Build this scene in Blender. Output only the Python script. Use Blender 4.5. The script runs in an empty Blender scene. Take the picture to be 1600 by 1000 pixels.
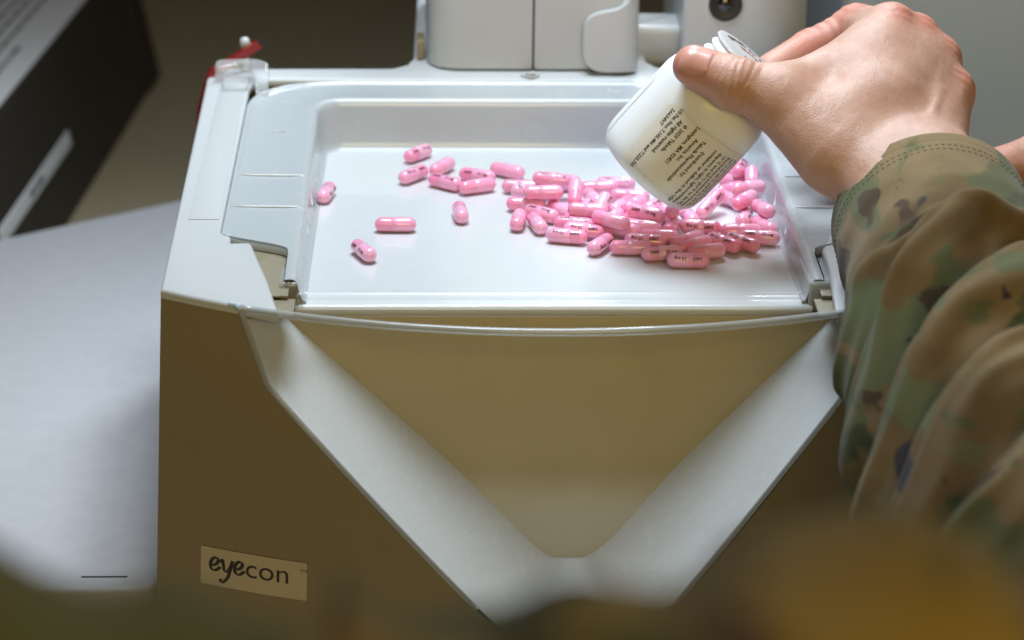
import bpy, bmesh, math, random
import numpy as np
from mathutils import Vector, Matrix
from mathutils.geometry import delaunay_2d_cdt

# ------------------------------------------------------------------ scene, camera, light
S = 0.01                                   # all numbers below are centimetres
scene = bpy.context.scene
col = scene.collection
random.seed(7)
rng = np.random.default_rng(11)

CAM = np.array([-4.0794, -78.8878, 30.2466])
YAW, PITCH, ROLL, FPX = -0.03308, 0.37756, 0.011717, 3700.0

def cam_axes():
    f = np.array([-math.sin(YAW)*math.cos(PITCH), math.cos(YAW)*math.cos(PITCH), -math.sin(PITCH)])
    x = np.cross(f, [0, 0, 1.0]); x /= np.linalg.norm(x)
    u = np.cross(x, f)
    c, s = math.cos(ROLL), math.sin(ROLL)
    return c*x + s*u, -s*x + c*u, f

cr, cu, cf = cam_axes()
cam_data = bpy.data.cameras.new("camera")
cam = bpy.data.objects.new("camera", cam_data)
col.objects.link(cam)
cam.matrix_world = Matrix(((cr[0], cu[0], -cf[0], CAM[0]*S), (cr[1], cu[1], -cf[1], CAM[1]*S),
                           (cr[2], cu[2], -cf[2], CAM[2]*S), (0, 0, 0, 1)))
cam_data.sensor_width = 36.0
cam_data.lens = 36.0*FPX/1600.0
cam_data.clip_start = 0.01
cam_data.clip_end = 50.0
cam_data.dof.use_dof = True
cam_data.dof.focus_distance = 0.855
cam_data.dof.aperture_fstop = 10.5
scene.camera = cam

scene.view_settings.view_transform = 'Standard'
scene.view_settings.look = 'None'
scene.view_settings.exposure = 0.0
scene.view_settings.gamma = 1.0

world = bpy.data.worlds.new("World")
scene.world = world
world.use_nodes = True
world.node_tree.nodes["Background"].inputs[0].default_value = (0.75, 0.85, 1.0, 1)
world.node_tree.nodes["Background"].inputs[1].default_value = 0.045

def area(name, loc, target, sx, sy, power, color, spread=180):
    d = bpy.data.lights.new(name, 'AREA')
    d.shape = 'RECTANGLE'; d.size = sx*S; d.size_y = sy*S
    d.energy = power; d.color = color; d.spread = math.radians(spread)
    o = bpy.data.objects.new(name, d); col.objects.link(o)
    o.location = Vector(loc)*S
    o.rotation_euler = (Vector(target)-Vector(loc)).to_track_quat('-Z', 'Y').to_euler()
    return o

area("ceiling_light", (-3, 10.5, 56), (-1, 7, 0), 26, 22, 2.1, (0.80, 0.91, 1.0), 122)
area("rear_light", (9, 54, 58), (-6, 12, 0), 16, 14, 0.8, (0.80, 0.91, 1.0), 84)
area("warm_room_light", (16, -150, 62), (0, -4, -5), 70, 50, 8.0, (1.0, 0.735, 0.25))

# ------------------------------------------------------------------ helpers
def link(o, parent=None):
    col.objects.link(o)
    if parent is not None:
        o.parent = parent
        o.matrix_parent_inverse = parent.matrix_basis.inverted()
    return o

def mesh_data(name, verts, faces, mats, smooth=True, mat_idx=None):
    me = bpy.data.meshes.new(name)
    v = np.asarray(verts, float)*S
    me.from_pydata(v.tolist(), [], [tuple(int(i) for i in f) for f in faces])
    for m in (mats if isinstance(mats, (list, tuple)) else [mats]):
        me.materials.append(m)
    if mat_idx is not None:
        me.polygons.foreach_set('material_index', mat_idx)
    if smooth:
        me.polygons.foreach_set('use_smooth', [True]*len(me.polygons))
    me.update()
    return me

def mesh(name, vf, mats, parent=None, smooth=True, sharp=None):
    me = mesh_data(name, vf[0], vf[1], mats, smooth)
    if sharp is not None:
        me.set_sharp_from_angle(angle=math.radians(sharp))
    return link(bpy.data.objects.new(name, me), parent)

def empty(name, loc):
    o = bpy.data.objects.new(name, None)
    o.empty_display_size = 0.02
    col.objects.link(o)
    o.location = Vector(loc)*S
    return o

def tag(o, label, cat=None, group=None, kind=None):
    o['label'] = label
    if cat: o['category'] = cat
    if group: o['group'] = group
    if kind: o['kind'] = kind
    return o

def join(*parts):
    V, F, n = [], [], 0
    for v, f in parts:
        v = np.asarray(v, float)
        V.append(v); F += [tuple(i+n for i in q) for q in f]; n += len(v)
    return np.concatenate(V), F

def grid(P, cu_=False, cv_=False, flip=False):
    P = np.asarray(P, float); n, m = P.shape[:2]
    F = []
    for i in range(n if cu_ else n-1):
        for j in range(m if cv_ else m-1):
            a, b = i*m+j, ((i+1) % n)*m+j
            c, d = ((i+1) % n)*m+(j+1) % m, i*m+(j+1) % m
            F.append((a, d, c, b) if flip else (a, b, c, d))
    return P.reshape(-1, 3), F

def frames(pts):
    pts = np.asarray(pts, float)
    T = np.gradient(pts, axis=0); T /= np.linalg.norm(T, axis=1)[:, None]
    ref = np.array([0, 0, 1.0]) if abs(T[0][2]) < .9 else np.array([1.0, 0, 0])
    A = []
    a = np.cross(T[0], ref); a /= np.linalg.norm(a)
    for t in T:
        a = a - t*(a @ t); a /= np.linalg.norm(a); A.append(a.copy())
    A = np.array(A)
    return T, A, np.cross(T, A)

def tube(pts, r, seg=10, cap=True, sq=None):
    pts = np.asarray(pts, float); n = len(pts)
    T, A, B = frames(pts)
    r = np.broadcast_to(np.asarray(r, float), (n,))
    th = np.linspace(0, 2*np.pi, seg, endpoint=False)
    P = pts[:, None] + r[:, None, None]*(np.cos(th)[None, :, None]*A[:, None]*(sq or 1) + np.sin(th)[None, :, None]*B[:, None])
    v, f = grid(P, cv_=True)
    if cap:
        f.append(tuple(range(seg))[::-1]); f.append(tuple((n-1)*seg+i for i in range(seg)))
    return v, f

def lathe(prof, seg=32):
    th = np.linspace(0, 2*np.pi, seg, endpoint=False)
    P = np.array([[(r*math.cos(t), r*math.sin(t), z) for t in th] for r, z in prof])
    v, f = grid(P, cv_=True, flip=True)
    return v, f

def rounded(pts, radii, n=6):
    """2-D polygon with rounded corners"""
    pts = [np.array(p, float) for p in pts]; out = []
    N = len(pts)
    for i, p in enumerate(pts):
        r = radii[i] if hasattr(radii, '__len__') else radii
        if r <= 0: out.append(p); continue
        a, b = pts[i-1]-p, pts[(i+1) % N]-p
        la, lb = np.linalg.norm(a), np.linalg.norm(b); a /= la; b /= lb
        ang = math.acos(max(-1, min(1, a @ b)))
        d = min(r/math.tan(ang/2), la*.49, lb*.49)
        p0, p1 = p+a*d, p+b*d
        for t in np.linspace(0, 1, n+1):
            out.append((1-t)**2*p0+2*t*(1-t)*p+t*t*p1)
    return np.array(out)

def prism(poly, z0, z1, bev=0.0, nb=3, fn=None):
    """extrude a convex-ish CCW outline from z0 to z1 with softened top and bottom edges"""
    poly = np.asarray(poly, float); N = len(poly)
    e = np.roll(poly, -1, 0)-poly; e /= np.maximum(np.linalg.norm(e, axis=1), 1e-9)[:, None]
    nrm = np.stack([e[:, 1], -e[:, 0]], 1); vn = nrm+np.roll(nrm, 1, 0)
    vn /= np.maximum(np.linalg.norm(vn, axis=1), 1e-9)[:, None]
    rings = []
    if bev > 0:
        for t in np.linspace(0, np.pi/2, nb+1):
            rings.append((bev*(1-math.sin(t)), z0+bev*(1-math.cos(t))))
        for t in np.linspace(np.pi/2, 0, nb+1):
            rings.append((bev*(1-math.sin(t)), z1-bev*(1-math.cos(t))))
    else:
        rings = [(0, z0), (0, z1)]
    P = np.array([[(*(poly[i]-vn[i]*d), z) for i in range(N)] for d, z in rings])
    v, f = grid(P, cv_=True, flip=True)
    m = len(rings)
    f.append(tuple(range(N))[::-1]); f.append(tuple((m-1)*N+i for i in range(N)))
    if fn is not None: v = np.array([fn(*p) for p in v])
    return v, f

def box(x0, x1, y0, y1, z0, z1, bev=.15, nb=3, r=None):
    return prism(rounded([(x0, y0), (x1, y0), (x1, y1), (x0, y1)], bev if r is None else r, 4), z0, z1, bev, nb)

def cdt(outline, holes=(), spacing=None, fn=None):
    if spacing:
        q = []
        for a, b in zip(outline, list(outline[1:])+[outline[0]]) if isinstance(outline, list) else zip(outline, np.roll(outline, -1, 0)):
            a = np.array(a, float); b = np.array(b, float); k = max(1, int(np.linalg.norm(b-a)/spacing))
            q += [tuple(a+(b-a)*i/k) for i in range(k)]
        outline = q
    pts = [tuple(p) for p in outline]; edges = [(i, (i+1) % len(pts)) for i in range(len(pts))]
    for h in holes:
        n = len(pts); pts += [tuple(p) for p in h]; edges += [(n+i, n+(i+1) % len(h)) for i in range(len(h))]
    o = np.array(outline)
    if spacing:
        xs = np.arange(o[:, 0].min(), o[:, 0].max(), spacing); ys = np.arange(o[:, 1].min(), o[:, 1].max(), spacing)
        pts += [(x+.01, y+.013) for x in xs for y in ys]
    V, E, F, *_ = delaunay_2d_cdt([Vector(p) for p in pts], edges, [], 0, 1e-5)
    V = np.array([tuple(v) for v in V])
    def inside(q, poly):
        c = False; n = len(poly)
        for i in range(n):
            a, b = poly[i], poly[i-1]
            if (a[1] > q[1]) != (b[1] > q[1]) and q[0] < (b[0]-a[0])*(q[1]-a[1])/(b[1]-a[1])+a[0]: c = not c
        return c
    keep = []
    for f in F:
        q = V[list(f)].mean(0)
        if inside(q, outline) and not any(inside(q, h) for h in holes): keep.append(tuple(f))
    used = sorted({i for f in keep for i in f}); mp = {i: k for k, i in enumerate(used)}
    V = V[used]; keep = [tuple(mp[i] for i in f) for f in keep]
    W = np.array([fn(*p) for p in V]) if fn else np.c_[V, np.zeros(len(V))]
    return W, keep

def text2d(s, size, align='LEFT', font_res=3, space=1.0, bold=0.0):
    c = bpy.data.curves.new("t", 'FONT'); c.body = s; c.size = size; c.align_x = align
    c.resolution_u = font_res; c.space_character = space; c.offset = bold; c.fill_mode = 'FRONT'
    o = bpy.data.objects.new("t", c)
    me = o.to_mesh()
    v = np.array([tuple(p.co) for p in me.vertices]) if len(me.vertices) else np.zeros((0, 3))
    f = [tuple(p.vertices) for p in me.polygons]
    o.to_mesh_clear(); bpy.data.objects.remove(o); bpy.data.curves.remove(c)
    return v, f

def refine2d(v, f, maxlen):
    """split long triangles so flat lettering can follow a curved face"""
    bm = bmesh.new()
    vs = [bm.verts.new(p) for p in v]
    for q in f:
        try: bm.faces.new([vs[i] for i in q])
        except ValueError: pass
    for _ in range(3):
        e = [x for x in bm.edges if x.calc_length() > maxlen]
        if not e: break
        bmesh.ops.subdivide_edges(bm, edges=e, cuts=1)
        bmesh.ops.triangulate(bm, faces=bm.faces[:])
    bm.verts.index_update()
    V = np.array([tuple(p.co) for p in bm.verts]); F = [tuple(x.index for x in q.verts) for q in bm.faces]
    bm.free()
    return V, F

# ------------------------------------------------------------------ materials
def nodes(name):
    m = bpy.data.materials.new(name); m.use_nodes = True
    nt = m.node_tree
    return m, nt, nt.nodes["Principled BSDF"]

def N(nt, t, **kw):
    n = nt.nodes.new(t)
    for k, v in kw.items():
        if k in n.inputs.keys(): n.inputs[k].default_value = v
        else: setattr(n, k, v)
    return n

def coords(nt, scale=100.0, rot=(0, 0, 0), sc3=None):
    tc = N(nt, 'ShaderNodeTexCoord'); mp = N(nt, 'ShaderNodeMapping')
    mp.inputs['Scale'].default_value = sc3 or (scale,)*3
    mp.inputs['Rotation'].default_value = rot
    nt.links.new(tc.outputs['Object'], mp.inputs['Vector'])
    return mp.outputs['Vector']

def plain(name, c, rough=.4, spec=.5, var=.06, nscale=.8, bump=0.0, bscale=20.0, sss=0.0, rad=(1, 1, 1), srad=.004,
          coat=0.0, trans=0.0, metal=0.0, rvar=.08):
    m, nt, p = nodes(name)
    vec = coords(nt)
    no = N(nt, 'ShaderNodeTexNoise', Scale=nscale, Detail=6.0, Roughness=.6)
    nt.links.new(vec, no.inputs['Vector'])
    mx = N(nt, 'ShaderNodeMix', data_type='RGBA')
    mx.inputs['A'].default_value = (*[x*(1-var) for x in c], 1); mx.inputs['B'].default_value = (*[min(1, x*(1+var)) for x in c], 1)
    nt.links.new(no.outputs['Fac'], mx.inputs['Factor'])
    nt.links.new(mx.outputs['Result'], p.inputs['Base Color'])
    mr = N(nt, 'ShaderNodeMapRange'); mr.inputs['To Min'].default_value = max(0, rough-rvar); mr.inputs['To Max'].default_value = rough+rvar
    n2 = N(nt, 'ShaderNodeTexNoise', Scale=nscale*2.3, Detail=5.0); nt.links.new(vec, n2.inputs['Vector'])
    nt.links.new(n2.outputs['Fac'], mr.inputs['Value']); nt.links.new(mr.outputs['Result'], p.inputs['Roughness'])
    p.inputs['Specular IOR Level'].default_value = spec
    p.inputs['Metallic'].default_value = metal
    p.inputs['Coat Weight'].default_value = coat
    p.inputs['Transmission Weight'].default_value = trans
    if sss:
        p.inputs['Subsurface Weight'].default_value = sss; p.inputs['Subsurface Radius'].default_value = rad
        p.inputs['Subsurface Scale'].default_value = srad
    if bump:
        nb = N(nt, 'ShaderNodeTexNoise', Scale=bscale, Detail=4.0); nt.links.new(vec, nb.inputs['Vector'])
        b = N(nt, 'ShaderNodeBump', Strength=bump, Distance=.0004)
        nt.links.new(nb.outputs['Fac'], b.inputs['Height']); nt.links.new(b.outputs['Normal'], p.inputs['Normal'])
    return m

def clear_sheet(name, tint=(.96, .97, .97), gloss=.05, rough=.06, haze=.0):
    """thin clear plastic: see-through with a fresnel sheen"""
    m, nt, p = nodes(name)
    out = nt.nodes["Material Output"]; nt.nodes.remove(p)
    tr = N(nt, 'ShaderNodeBsdfTransparent'); tr.inputs[0].default_value = (*tint, 1)
    gl = N(nt, 'ShaderNodeBsdfGlossy', Roughness=rough); gl.inputs[0].default_value = (1, 1, 1, 1)
    lw = N(nt, 'ShaderNodeLayerWeight')
    pw = N(nt, 'ShaderNodeMath', operation='POWER'); pw.inputs[1].default_value = 4.0
    nt.links.new(lw.outputs['Facing'], pw.inputs[0])
    ma = N(nt, 'ShaderNodeMath', operation='MULTIPLY_ADD'); ma.inputs[1].default_value = .6; ma.inputs[2].default_value = gloss
    nt.links.new(pw.outputs[0], ma.inputs[0])
    mx = N(nt, 'ShaderNodeMixShader'); nt.links.new(ma.outputs[0], mx.inputs[0])
    nt.links.new(tr.outputs[0], mx.inputs[1]); nt.links.new(gl.outputs[0], mx.inputs[2])
    last = mx
    if haze:
        df = N(nt, 'ShaderNodeBsdfDiffuse'); df.inputs[0].default_value = (.85, .87, .88, 1)
        m2 = N(nt, 'ShaderNodeMixShader'); m2.inputs[0].default_value = haze
        nt.links.new(mx.outputs[0], m2.inputs[1]); nt.links.new(df.outputs[0], m2.inputs[2]); last = m2
    nt.links.new(last.outputs[0], out.inputs['Surface'])
    return m

M = {}
M['white'] = plain('white_plastic', (.58, .60, .61), .32, var=.03, bump=.05, bscale=30)
M['tray'] = plain('tray_plastic', (.67, .70, .725), .22, var=.025, coat=.3, sss=.25, srad=.006, bump=.03, bscale=14)
M['flange'] = plain('frosted_plastic', (.49, .525, .55), .25, var=.012, nscale=.3, coat=.25, sss=.3, srad=.008, bump=.04, bscale=9)
M['tan'] = plain('tan_plastic', (.29, .23, .13), .34, var=.05, bump=.06, bscale=40)
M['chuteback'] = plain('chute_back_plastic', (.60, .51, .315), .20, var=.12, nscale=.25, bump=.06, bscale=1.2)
M['latch'] = plain('latch_plastic', (.27, .235, .16), .5, var=.05)
M['liner'] = plain('chute_plastic', (.68, .70, .71), .26, var=.015, bump=.12, bscale=2.2)
M['clear'] = clear_sheet('clear_plastic', gloss=.05, haze=.035)
M['edge'] = clear_sheet('clear_edge', tint=(.72, .74, .74), gloss=.08, rough=.2, haze=.30)
M['hook'] = clear_sheet('clear_hook', tint=(.93, .94, .95), gloss=.06, rough=.12, haze=.24)
M['dark'] = plain('dark_plastic', (.018, .016, .013), .5, var=.2)
M['lens'] = plain('lens_glass', (.004, .004, .005), .06, var=.1, coat=1.0)
M['boxdark'] = plain('dark_carton', (.028, .023, .017), .6, var=.25, bump=.2, bscale=12)
M['paper'] = plain('paper', (.62, .63, .66), .75, var=.04)
M['ink'] = plain('ink', (.035, .03, .032), .6, var=.1)
M['greyink'] = plain('grey_ink', (.12, .12, .14), .7, var=.1)
M['red'] = plain('red_plastic', (.30, .004, .009), .25, var=.1, coat=.2)
M['capprint'] = plain('capsule_print', (.05, .012, .02), .45, var=.2)
M['bottle'] = plain('bottle_plastic', (.86, .875, .89), .34, var=.015, sss=.5, srad=.006, rad=(1, .9, .8), bump=.04, bscale=25)
M['label'] = plain('label_paper', (.83, .805, .76), .42, var=.02)
M['foil'] = plain('foil', (.74, .73, .72), .35, metal=.25, var=.1, bump=.6, bscale=5)
M['foilprint'] = plain('foil_print', (.42, .12, .06), .5)
M['steel'] = plain('grey_cabinet', (.50, .58, .68), .5, var=.03)
M['table'] = plain('dark_table', (.46, .385, .25), .75, var=.12)
M['wall'] = plain('brown_wall', (.46, .37, .23), .8, var=.08)
M['thread'] = plain('thread', (.16, .14, .09), .8)
M['sticker'] = plain('sticker', (.60, .51, .36), .4, var=.03)

def capsule_mat(name, c):
    m, nt, p = nodes(name)
    oi = N(nt, 'ShaderNodeObjectInfo')
    hs = N(nt, 'ShaderNodeHueSaturation'); hs.inputs['Color'].default_value = (*c, 1)
    mr = N(nt, 'ShaderNodeMapRange'); mr.inputs['To Min'].default_value = .93; mr.inputs['To Max'].default_value = 1.07
    nt.links.new(oi.outputs['Random'], mr.inputs['Value']); nt.links.new(mr.outputs['Result'], hs.inputs['Saturation'])
    vec = coords(nt); no = N(nt, 'ShaderNodeTexNoise', Scale=6.0, Detail=3.0); nt.links.new(vec, no.inputs['Vector'])
    b = N(nt, 'ShaderNodeBump', Strength=.05, Distance=.0003); nt.links.new(no.outputs['Fac'], b.inputs['Height'])
    nt.links.new(hs.outputs[0], p.inputs['Base Color']); nt.links.new(b.outputs[0], p.inputs['Normal'])
    p.inputs['Roughness'].default_value = .13
    p.inputs['Subsurface Weight'].default_value = .45
    p.inputs['Subsurface Radius'].default_value = (1, .35, .5)
    p.inputs['Subsurface Scale'].default_value = .0025
    p.inputs['Coat Weight'].default_value = .6; p.inputs['Coat Roughness'].default_value = .07
    return m
M['cap'] = capsule_mat('capsule_cap', (.99, .45, .65))
M['body'] = capsule_mat('capsule_body', (.985, .355, .55))

def add_pale_glow(m):
    # bounced light painted as a pale tint low on the chute back
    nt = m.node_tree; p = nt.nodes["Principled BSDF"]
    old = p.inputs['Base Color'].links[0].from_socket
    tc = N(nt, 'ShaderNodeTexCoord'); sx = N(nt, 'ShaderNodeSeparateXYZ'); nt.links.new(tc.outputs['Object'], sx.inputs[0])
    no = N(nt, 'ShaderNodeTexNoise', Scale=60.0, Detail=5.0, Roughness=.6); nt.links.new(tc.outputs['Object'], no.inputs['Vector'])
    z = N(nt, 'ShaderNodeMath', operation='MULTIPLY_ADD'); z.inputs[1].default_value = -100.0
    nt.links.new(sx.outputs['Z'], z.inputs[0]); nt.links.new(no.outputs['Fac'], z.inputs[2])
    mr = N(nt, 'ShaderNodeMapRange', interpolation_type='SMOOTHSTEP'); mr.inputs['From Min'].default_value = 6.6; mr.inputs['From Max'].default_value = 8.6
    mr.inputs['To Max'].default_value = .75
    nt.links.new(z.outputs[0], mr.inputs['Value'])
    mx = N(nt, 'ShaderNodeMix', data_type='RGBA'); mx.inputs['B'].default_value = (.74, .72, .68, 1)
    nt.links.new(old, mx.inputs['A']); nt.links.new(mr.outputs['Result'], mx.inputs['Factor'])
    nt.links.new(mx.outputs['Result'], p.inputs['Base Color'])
add_pale_glow(M['chuteback'])

def linen():
    m, nt, p = nodes('linen_board')
    vec = coords(nt, rot=(0, 0, .12))
    w1 = N(nt, 'ShaderNodeTexWave', Scale=3.4, Distortion=1.2, Detail=2.0, bands_direction='X')
    w2 = N(nt, 'ShaderNodeTexWave', Scale=4.3, Distortion=1.4, Detail=2.0, bands_direction='Y')
    nz = N(nt, 'ShaderNodeTexNoise', Scale=1.1, Detail=7.0)
    for w in (w1, w2, nz): nt.links.new(vec, w.inputs['Vector'])
    ad = N(nt, 'ShaderNodeMath', operation='ADD'); nt.links.new(w1.outputs['Fac'], ad.inputs[0]); nt.links.new(w2.outputs['Fac'], ad.inputs[1])
    b = N(nt, 'ShaderNodeBump', Strength=.12, Distance=.0003); nt.links.new(ad.outputs[0], b.inputs['Height'])
    cr_ = N(nt, 'ShaderNodeMix', data_type='RGBA'); cr_.inputs['A'].default_value = (.48, .475, .51, 1); cr_.inputs['B'].default_value = (.57, .565, .59, 1)
    nt.links.new(nz.outputs['Fac'], cr_.inputs['Factor']); nt.links.new(cr_.outputs['Result'], p.inputs['Base Color'])
    nt.links.new(b.outputs[0], p.inputs['Normal']); p.inputs['Roughness'].default_value = .55
    return m
M['linen'] = linen()

def camo(name, tan, brown, green, k=1.0):
    m, nt, p = nodes(name)
    tc = N(nt, 'ShaderNodeTexCoord'); mp = N(nt, 'ShaderNodeMapping')
    mp.inputs['Scale'].default_value = (112*k, 84*k, 160*k); mp.inputs['Location'].default_value = (4.2, 1.5, 7.3); mp.inputs['Rotation'].default_value = (.5, .35, .3)
    nt.links.new(tc.outputs['Object'], mp.inputs['Vector'])
    def blot(scale, off, thr, soft, detail=3.0):
        o = N(nt, 'ShaderNodeVectorMath', operation='ADD'); o.inputs[1].default_value = off
        nt.links.new(mp.outputs['Vector'], o.inputs[0])
        n = N(nt, 'ShaderNodeTexNoise', Scale=scale, Detail=detail, Roughness=.55); n.inputs['Distortion'].default_value = .4
        nt.links.new(o.outputs[0], n.inputs['Vector'])
        r = N(nt, 'ShaderNodeMapRange'); r.inputs['From Min'].default_value = thr-soft; r.inputs['From Max'].default_value = thr+soft
        nt.links.new(n.outputs['Fac'], r.inputs['Value']); return r.outputs['Result']
    def mix(a, b, f):
        x = N(nt, 'ShaderNodeMix', data_type='RGBA')
        if isinstance(a, tuple): x.inputs['A'].default_value = (*a, 1)
        else: nt.links.new(a, x.inputs['A'])
        x.inputs['B'].default_value = (*b, 1); nt.links.new(f, x.inputs['Factor']); return x.outputs['Result']
    c = mix(tan, brown, blot(.16, (3, 9, 1), .52, .12))
    c = mix(c, green, blot(.19, (0, 0, 0), .53, .015, 4))
    c = mix(c, (.05, .062, .022), blot(.26, (31, 7, 2), .60, .03, 4))
    c = mix(c, (.06, .034, .017), blot(.24, (11, 40, 5), .615, .012, 4))
    c = mix(c, (.042, .034, .036), blot(.30, (70, 3, 50), .655, .01, 3))
    # fine weave
    tw = N(nt, 'ShaderNodeTexNoise', Scale=7.0, Detail=2.0); nt.links.new(mp.outputs['Vector'], tw.inputs['Vector'])
    uv = N(nt, 'ShaderNodeUVMap')
    wv = []
    for d_ in ('X', 'Y'):
        w = N(nt, 'ShaderNodeTexWave', Scale=4.2, Distortion=.8, bands_direction=d_); nt.links.new(uv.outputs[0], w.inputs['Vector']); wv.append(w)
    mm = N(nt, 'ShaderNodeMath', operation='ADD'); nt.links.new(wv[0].outputs['Fac'], mm.inputs[0]); nt.links.new(wv[1].outputs['Fac'], mm.inputs[1])
    m3 = N(nt, 'ShaderNodeMath', operation='MULTIPLY_ADD'); m3.inputs[1].default_value = .6
    nt.links.new(mm.outputs[0], m3.inputs[0]); nt.links.new(tw.outputs['Fac'], m3.inputs[2])
    bp = N(nt, 'ShaderNodeBump', Strength=.32, Distance=.0005); nt.links.new(m3.outputs[0], bp.inputs['Height'])
    nt.links.new(c, p.inputs['Base Color']); nt.links.new(bp.outputs[0], p.inputs['Normal'])
    p.inputs['Roughness'].default_value = .85; p.inputs['Specular IOR Level'].default_value = .2
    p.inputs['Sheen Weight'].default_value = .15
    return m
M['camo'] = camo('camouflage_cloth', (.225, .158, .075), (.12, .075, .026), (.10, .108, .045))
M['camo_warm_lit'] = camo('camouflage_cloth_warm_lit', (.25, .175, .045), (.16, .092, .02), (.085, .095, .022), .85)  # same cloth, with the gold of the warm light put into its colours

def skin():
    m, nt, p = nodes('skin')
    vec = coords(nt)
    at = N(nt, 'ShaderNodeAttribute', attribute_name='red')
    n1 = N(nt, 'ShaderNodeTexNoise', Scale=1.3, Detail=9.0, Roughness=.72); nt.links.new(vec, n1.inputs['Vector'])
    c1 = N(nt, 'ShaderNodeMix', data_type='RGBA'); c1.inputs['A'].default_value = (.42, .215, .15, 1); c1.inputs['B'].default_value = (.66, .42, .32, 1)
    nt.links.new(n1.outputs['Fac'], c1.inputs['Factor'])
    c2 = N(nt, 'ShaderNodeMix', data_type='RGBA'); c2.inputs['B'].default_value = (.60, .17, .115, 1)
    nt.links.new(c1.outputs['Result'], c2.inputs['A']); nt.links.new(at.outputs['Fac'], c2.inputs['Factor'])
    nt.links.new(c2.outputs['Result'], p.inputs['Base Color'])
    v = N(nt, 'ShaderNodeTexVoronoi', Scale=9.0, feature='DISTANCE_TO_EDGE'); nt.links.new(vec, v.inputs['Vector'])
    n2 = N(nt, 'ShaderNodeTexNoise', Scale=3.0, Detail=8.0, Roughness=.7); nt.links.new(vec, n2.inputs['Vector'])
    ad = N(nt, 'ShaderNodeMath', operation='MULTIPLY_ADD'); ad.inputs[1].default_value = .5
    nt.links.new(v.outputs['Distance'], ad.inputs[0]); nt.links.new(n2.outputs['Fac'], ad.inputs[2])
    b = N(nt, 'ShaderNodeBump', Strength=.40, Distance=.0007); nt.links.new(ad.outputs[0], b.inputs['Height'])
    nt.links.new(b.outputs[0], p.inputs['Normal'])
    p.inputs['Roughness'].default_value = .46
    p.inputs['Subsurface Weight'].default_value = .35
    p.inputs['Subsurface Radius'].default_value = (1, .3, .15); p.inputs['Subsurface Scale'].default_value = .004
    return m
M['skin'] = skin()
M['nail'] = plain('nail', (.66, .33, .27), .32, var=.08, sss=.3, srad=.002, coat=.12)

# ------------------------------------------------------------------ setting
def zd(y): return 0.65+(y+4)*0.0752            # top deck slopes up to the rear
def bow(x): return -5.35+0.0187*x*x            # bowed front of the counter

t = mesh('table', box(-110, 110, -70, 150, -18, -16, .3), M['table'], smooth=True, sharp=40)
tag(t, 'dark brown table top under the pill counter', kind='structure')
t = mesh('wall', box(-130, 130, 151, 155, -30, 120, .3), M['wall'], sharp=40)
tag(t, 'dim brown wall behind the table', kind='structure')

cab = mesh('cabinet', box(18.2, 62, 48, 74, -15.99, 34, .6, r=1.2), M['steel'], sharp=40)
tag(cab, 'smooth light grey cabinet standing behind the hand at the right', 'cabinet')
mesh('door_panel', box(20.0, 60, 47.7, 48.3, -13, 32, .25, r=.6), M['steel'], cab, sharp=40)

# white linen-textured board beside the counter
brd = rounded([(-14.45, -1.6), (-14.45, 45.0), (-18.0, 42.65), (-40, 26.7), (-40, -1.9)], [.9, .5, .3, .5, .5], 5)[::-1]
board = mesh('board', prism(brd[::-1], -15.99, -11, .18, 3), M['linen'], sharp=40)
tag(board, 'white linen-textured board lying at the left of the pill counter', 'board')
mesh('slot', box(-17.3, -15.6, -.72, -.62, -11.1, -10.985, .0, r=.03), M['ink'], board, smooth=False)

# dark carton behind the board with a printed sheet on top
AXU = np.array([.0574, .9984, 0.0]); AXV = np.array([-.196, 0, .981]); AXW = np.array([-.9984, .0574, 0])
CO = np.array([-25.7, 53.1, -15.98])
def on_carton(u, v, w): return CO+AXU*u+AXV*v+AXW*w
def carton_box(u0, u1, v0, v1, w0, w1, bev=.1):
    v, f = box(u0, u1, w0, w1, v0, v1, bev)
    return np.array([on_carton(p[0], p[2], p[1]) for p in v]), [q[::-1] for q in f]
CH = 9.3
carton = mesh('carton', carton_box(-16, 31.6, 0, CH, 0, 30, .35), M['boxdark'], sharp=40)
tag(carton, 'dark brown carton with a printed white sheet on top behind the white board', 'box')
mesh('end_flap', carton_box(27.2, 31.4, .15, CH-.1, -.12, .12, .08), M['boxdark'], carton, sharp=40)
strip = mesh('label_strip', carton_box(-13.6, 4.5, 3.45, 4.4, -.06, .05, .02), M['paper'], carton, sharp=40)
bars = [carton_box(u, u+w, 3.72, 4.08, -.064, -.058, 0) for u, w in ((-6.4, 1.1), (-5.1, .5), (-4.4, 1.4))]
mesh('print', join(*bars), M['greyink'], strip, smooth=False)
sheet = mesh('paper_sheet', carton_box(-15.5, 31.0, CH-.02, CH+.06, .15, 22, .02), M['paper'], carton, sharp=40)
bars = []
r_ = random.Random(3)
for k, w in enumerate((1.6, 2.6, 3.5, 4.3, 5.2, 6.2, 7.2, 8.6, 9.5, 10.4, 11.4)):
    u = -9.0+(k % 3)*1.5
    while u < (18 if k else 5):
        l = r_.uniform(.7, 2.6)
        bars.append(carton_box(u, u+l, CH+.062, CH+.066, w, w+.3, 0)); u += l+.35
mesh('print', join(*bars), M['greyink'], sheet, smooth=False)

# ------------------------------------------------------------------ the pill counter
pc = empty('pill_counter', (0, 5, -16))
tag(pc, 'white and tan tabletop pill counter with a V shaped chute in front', 'pill counter')

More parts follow.
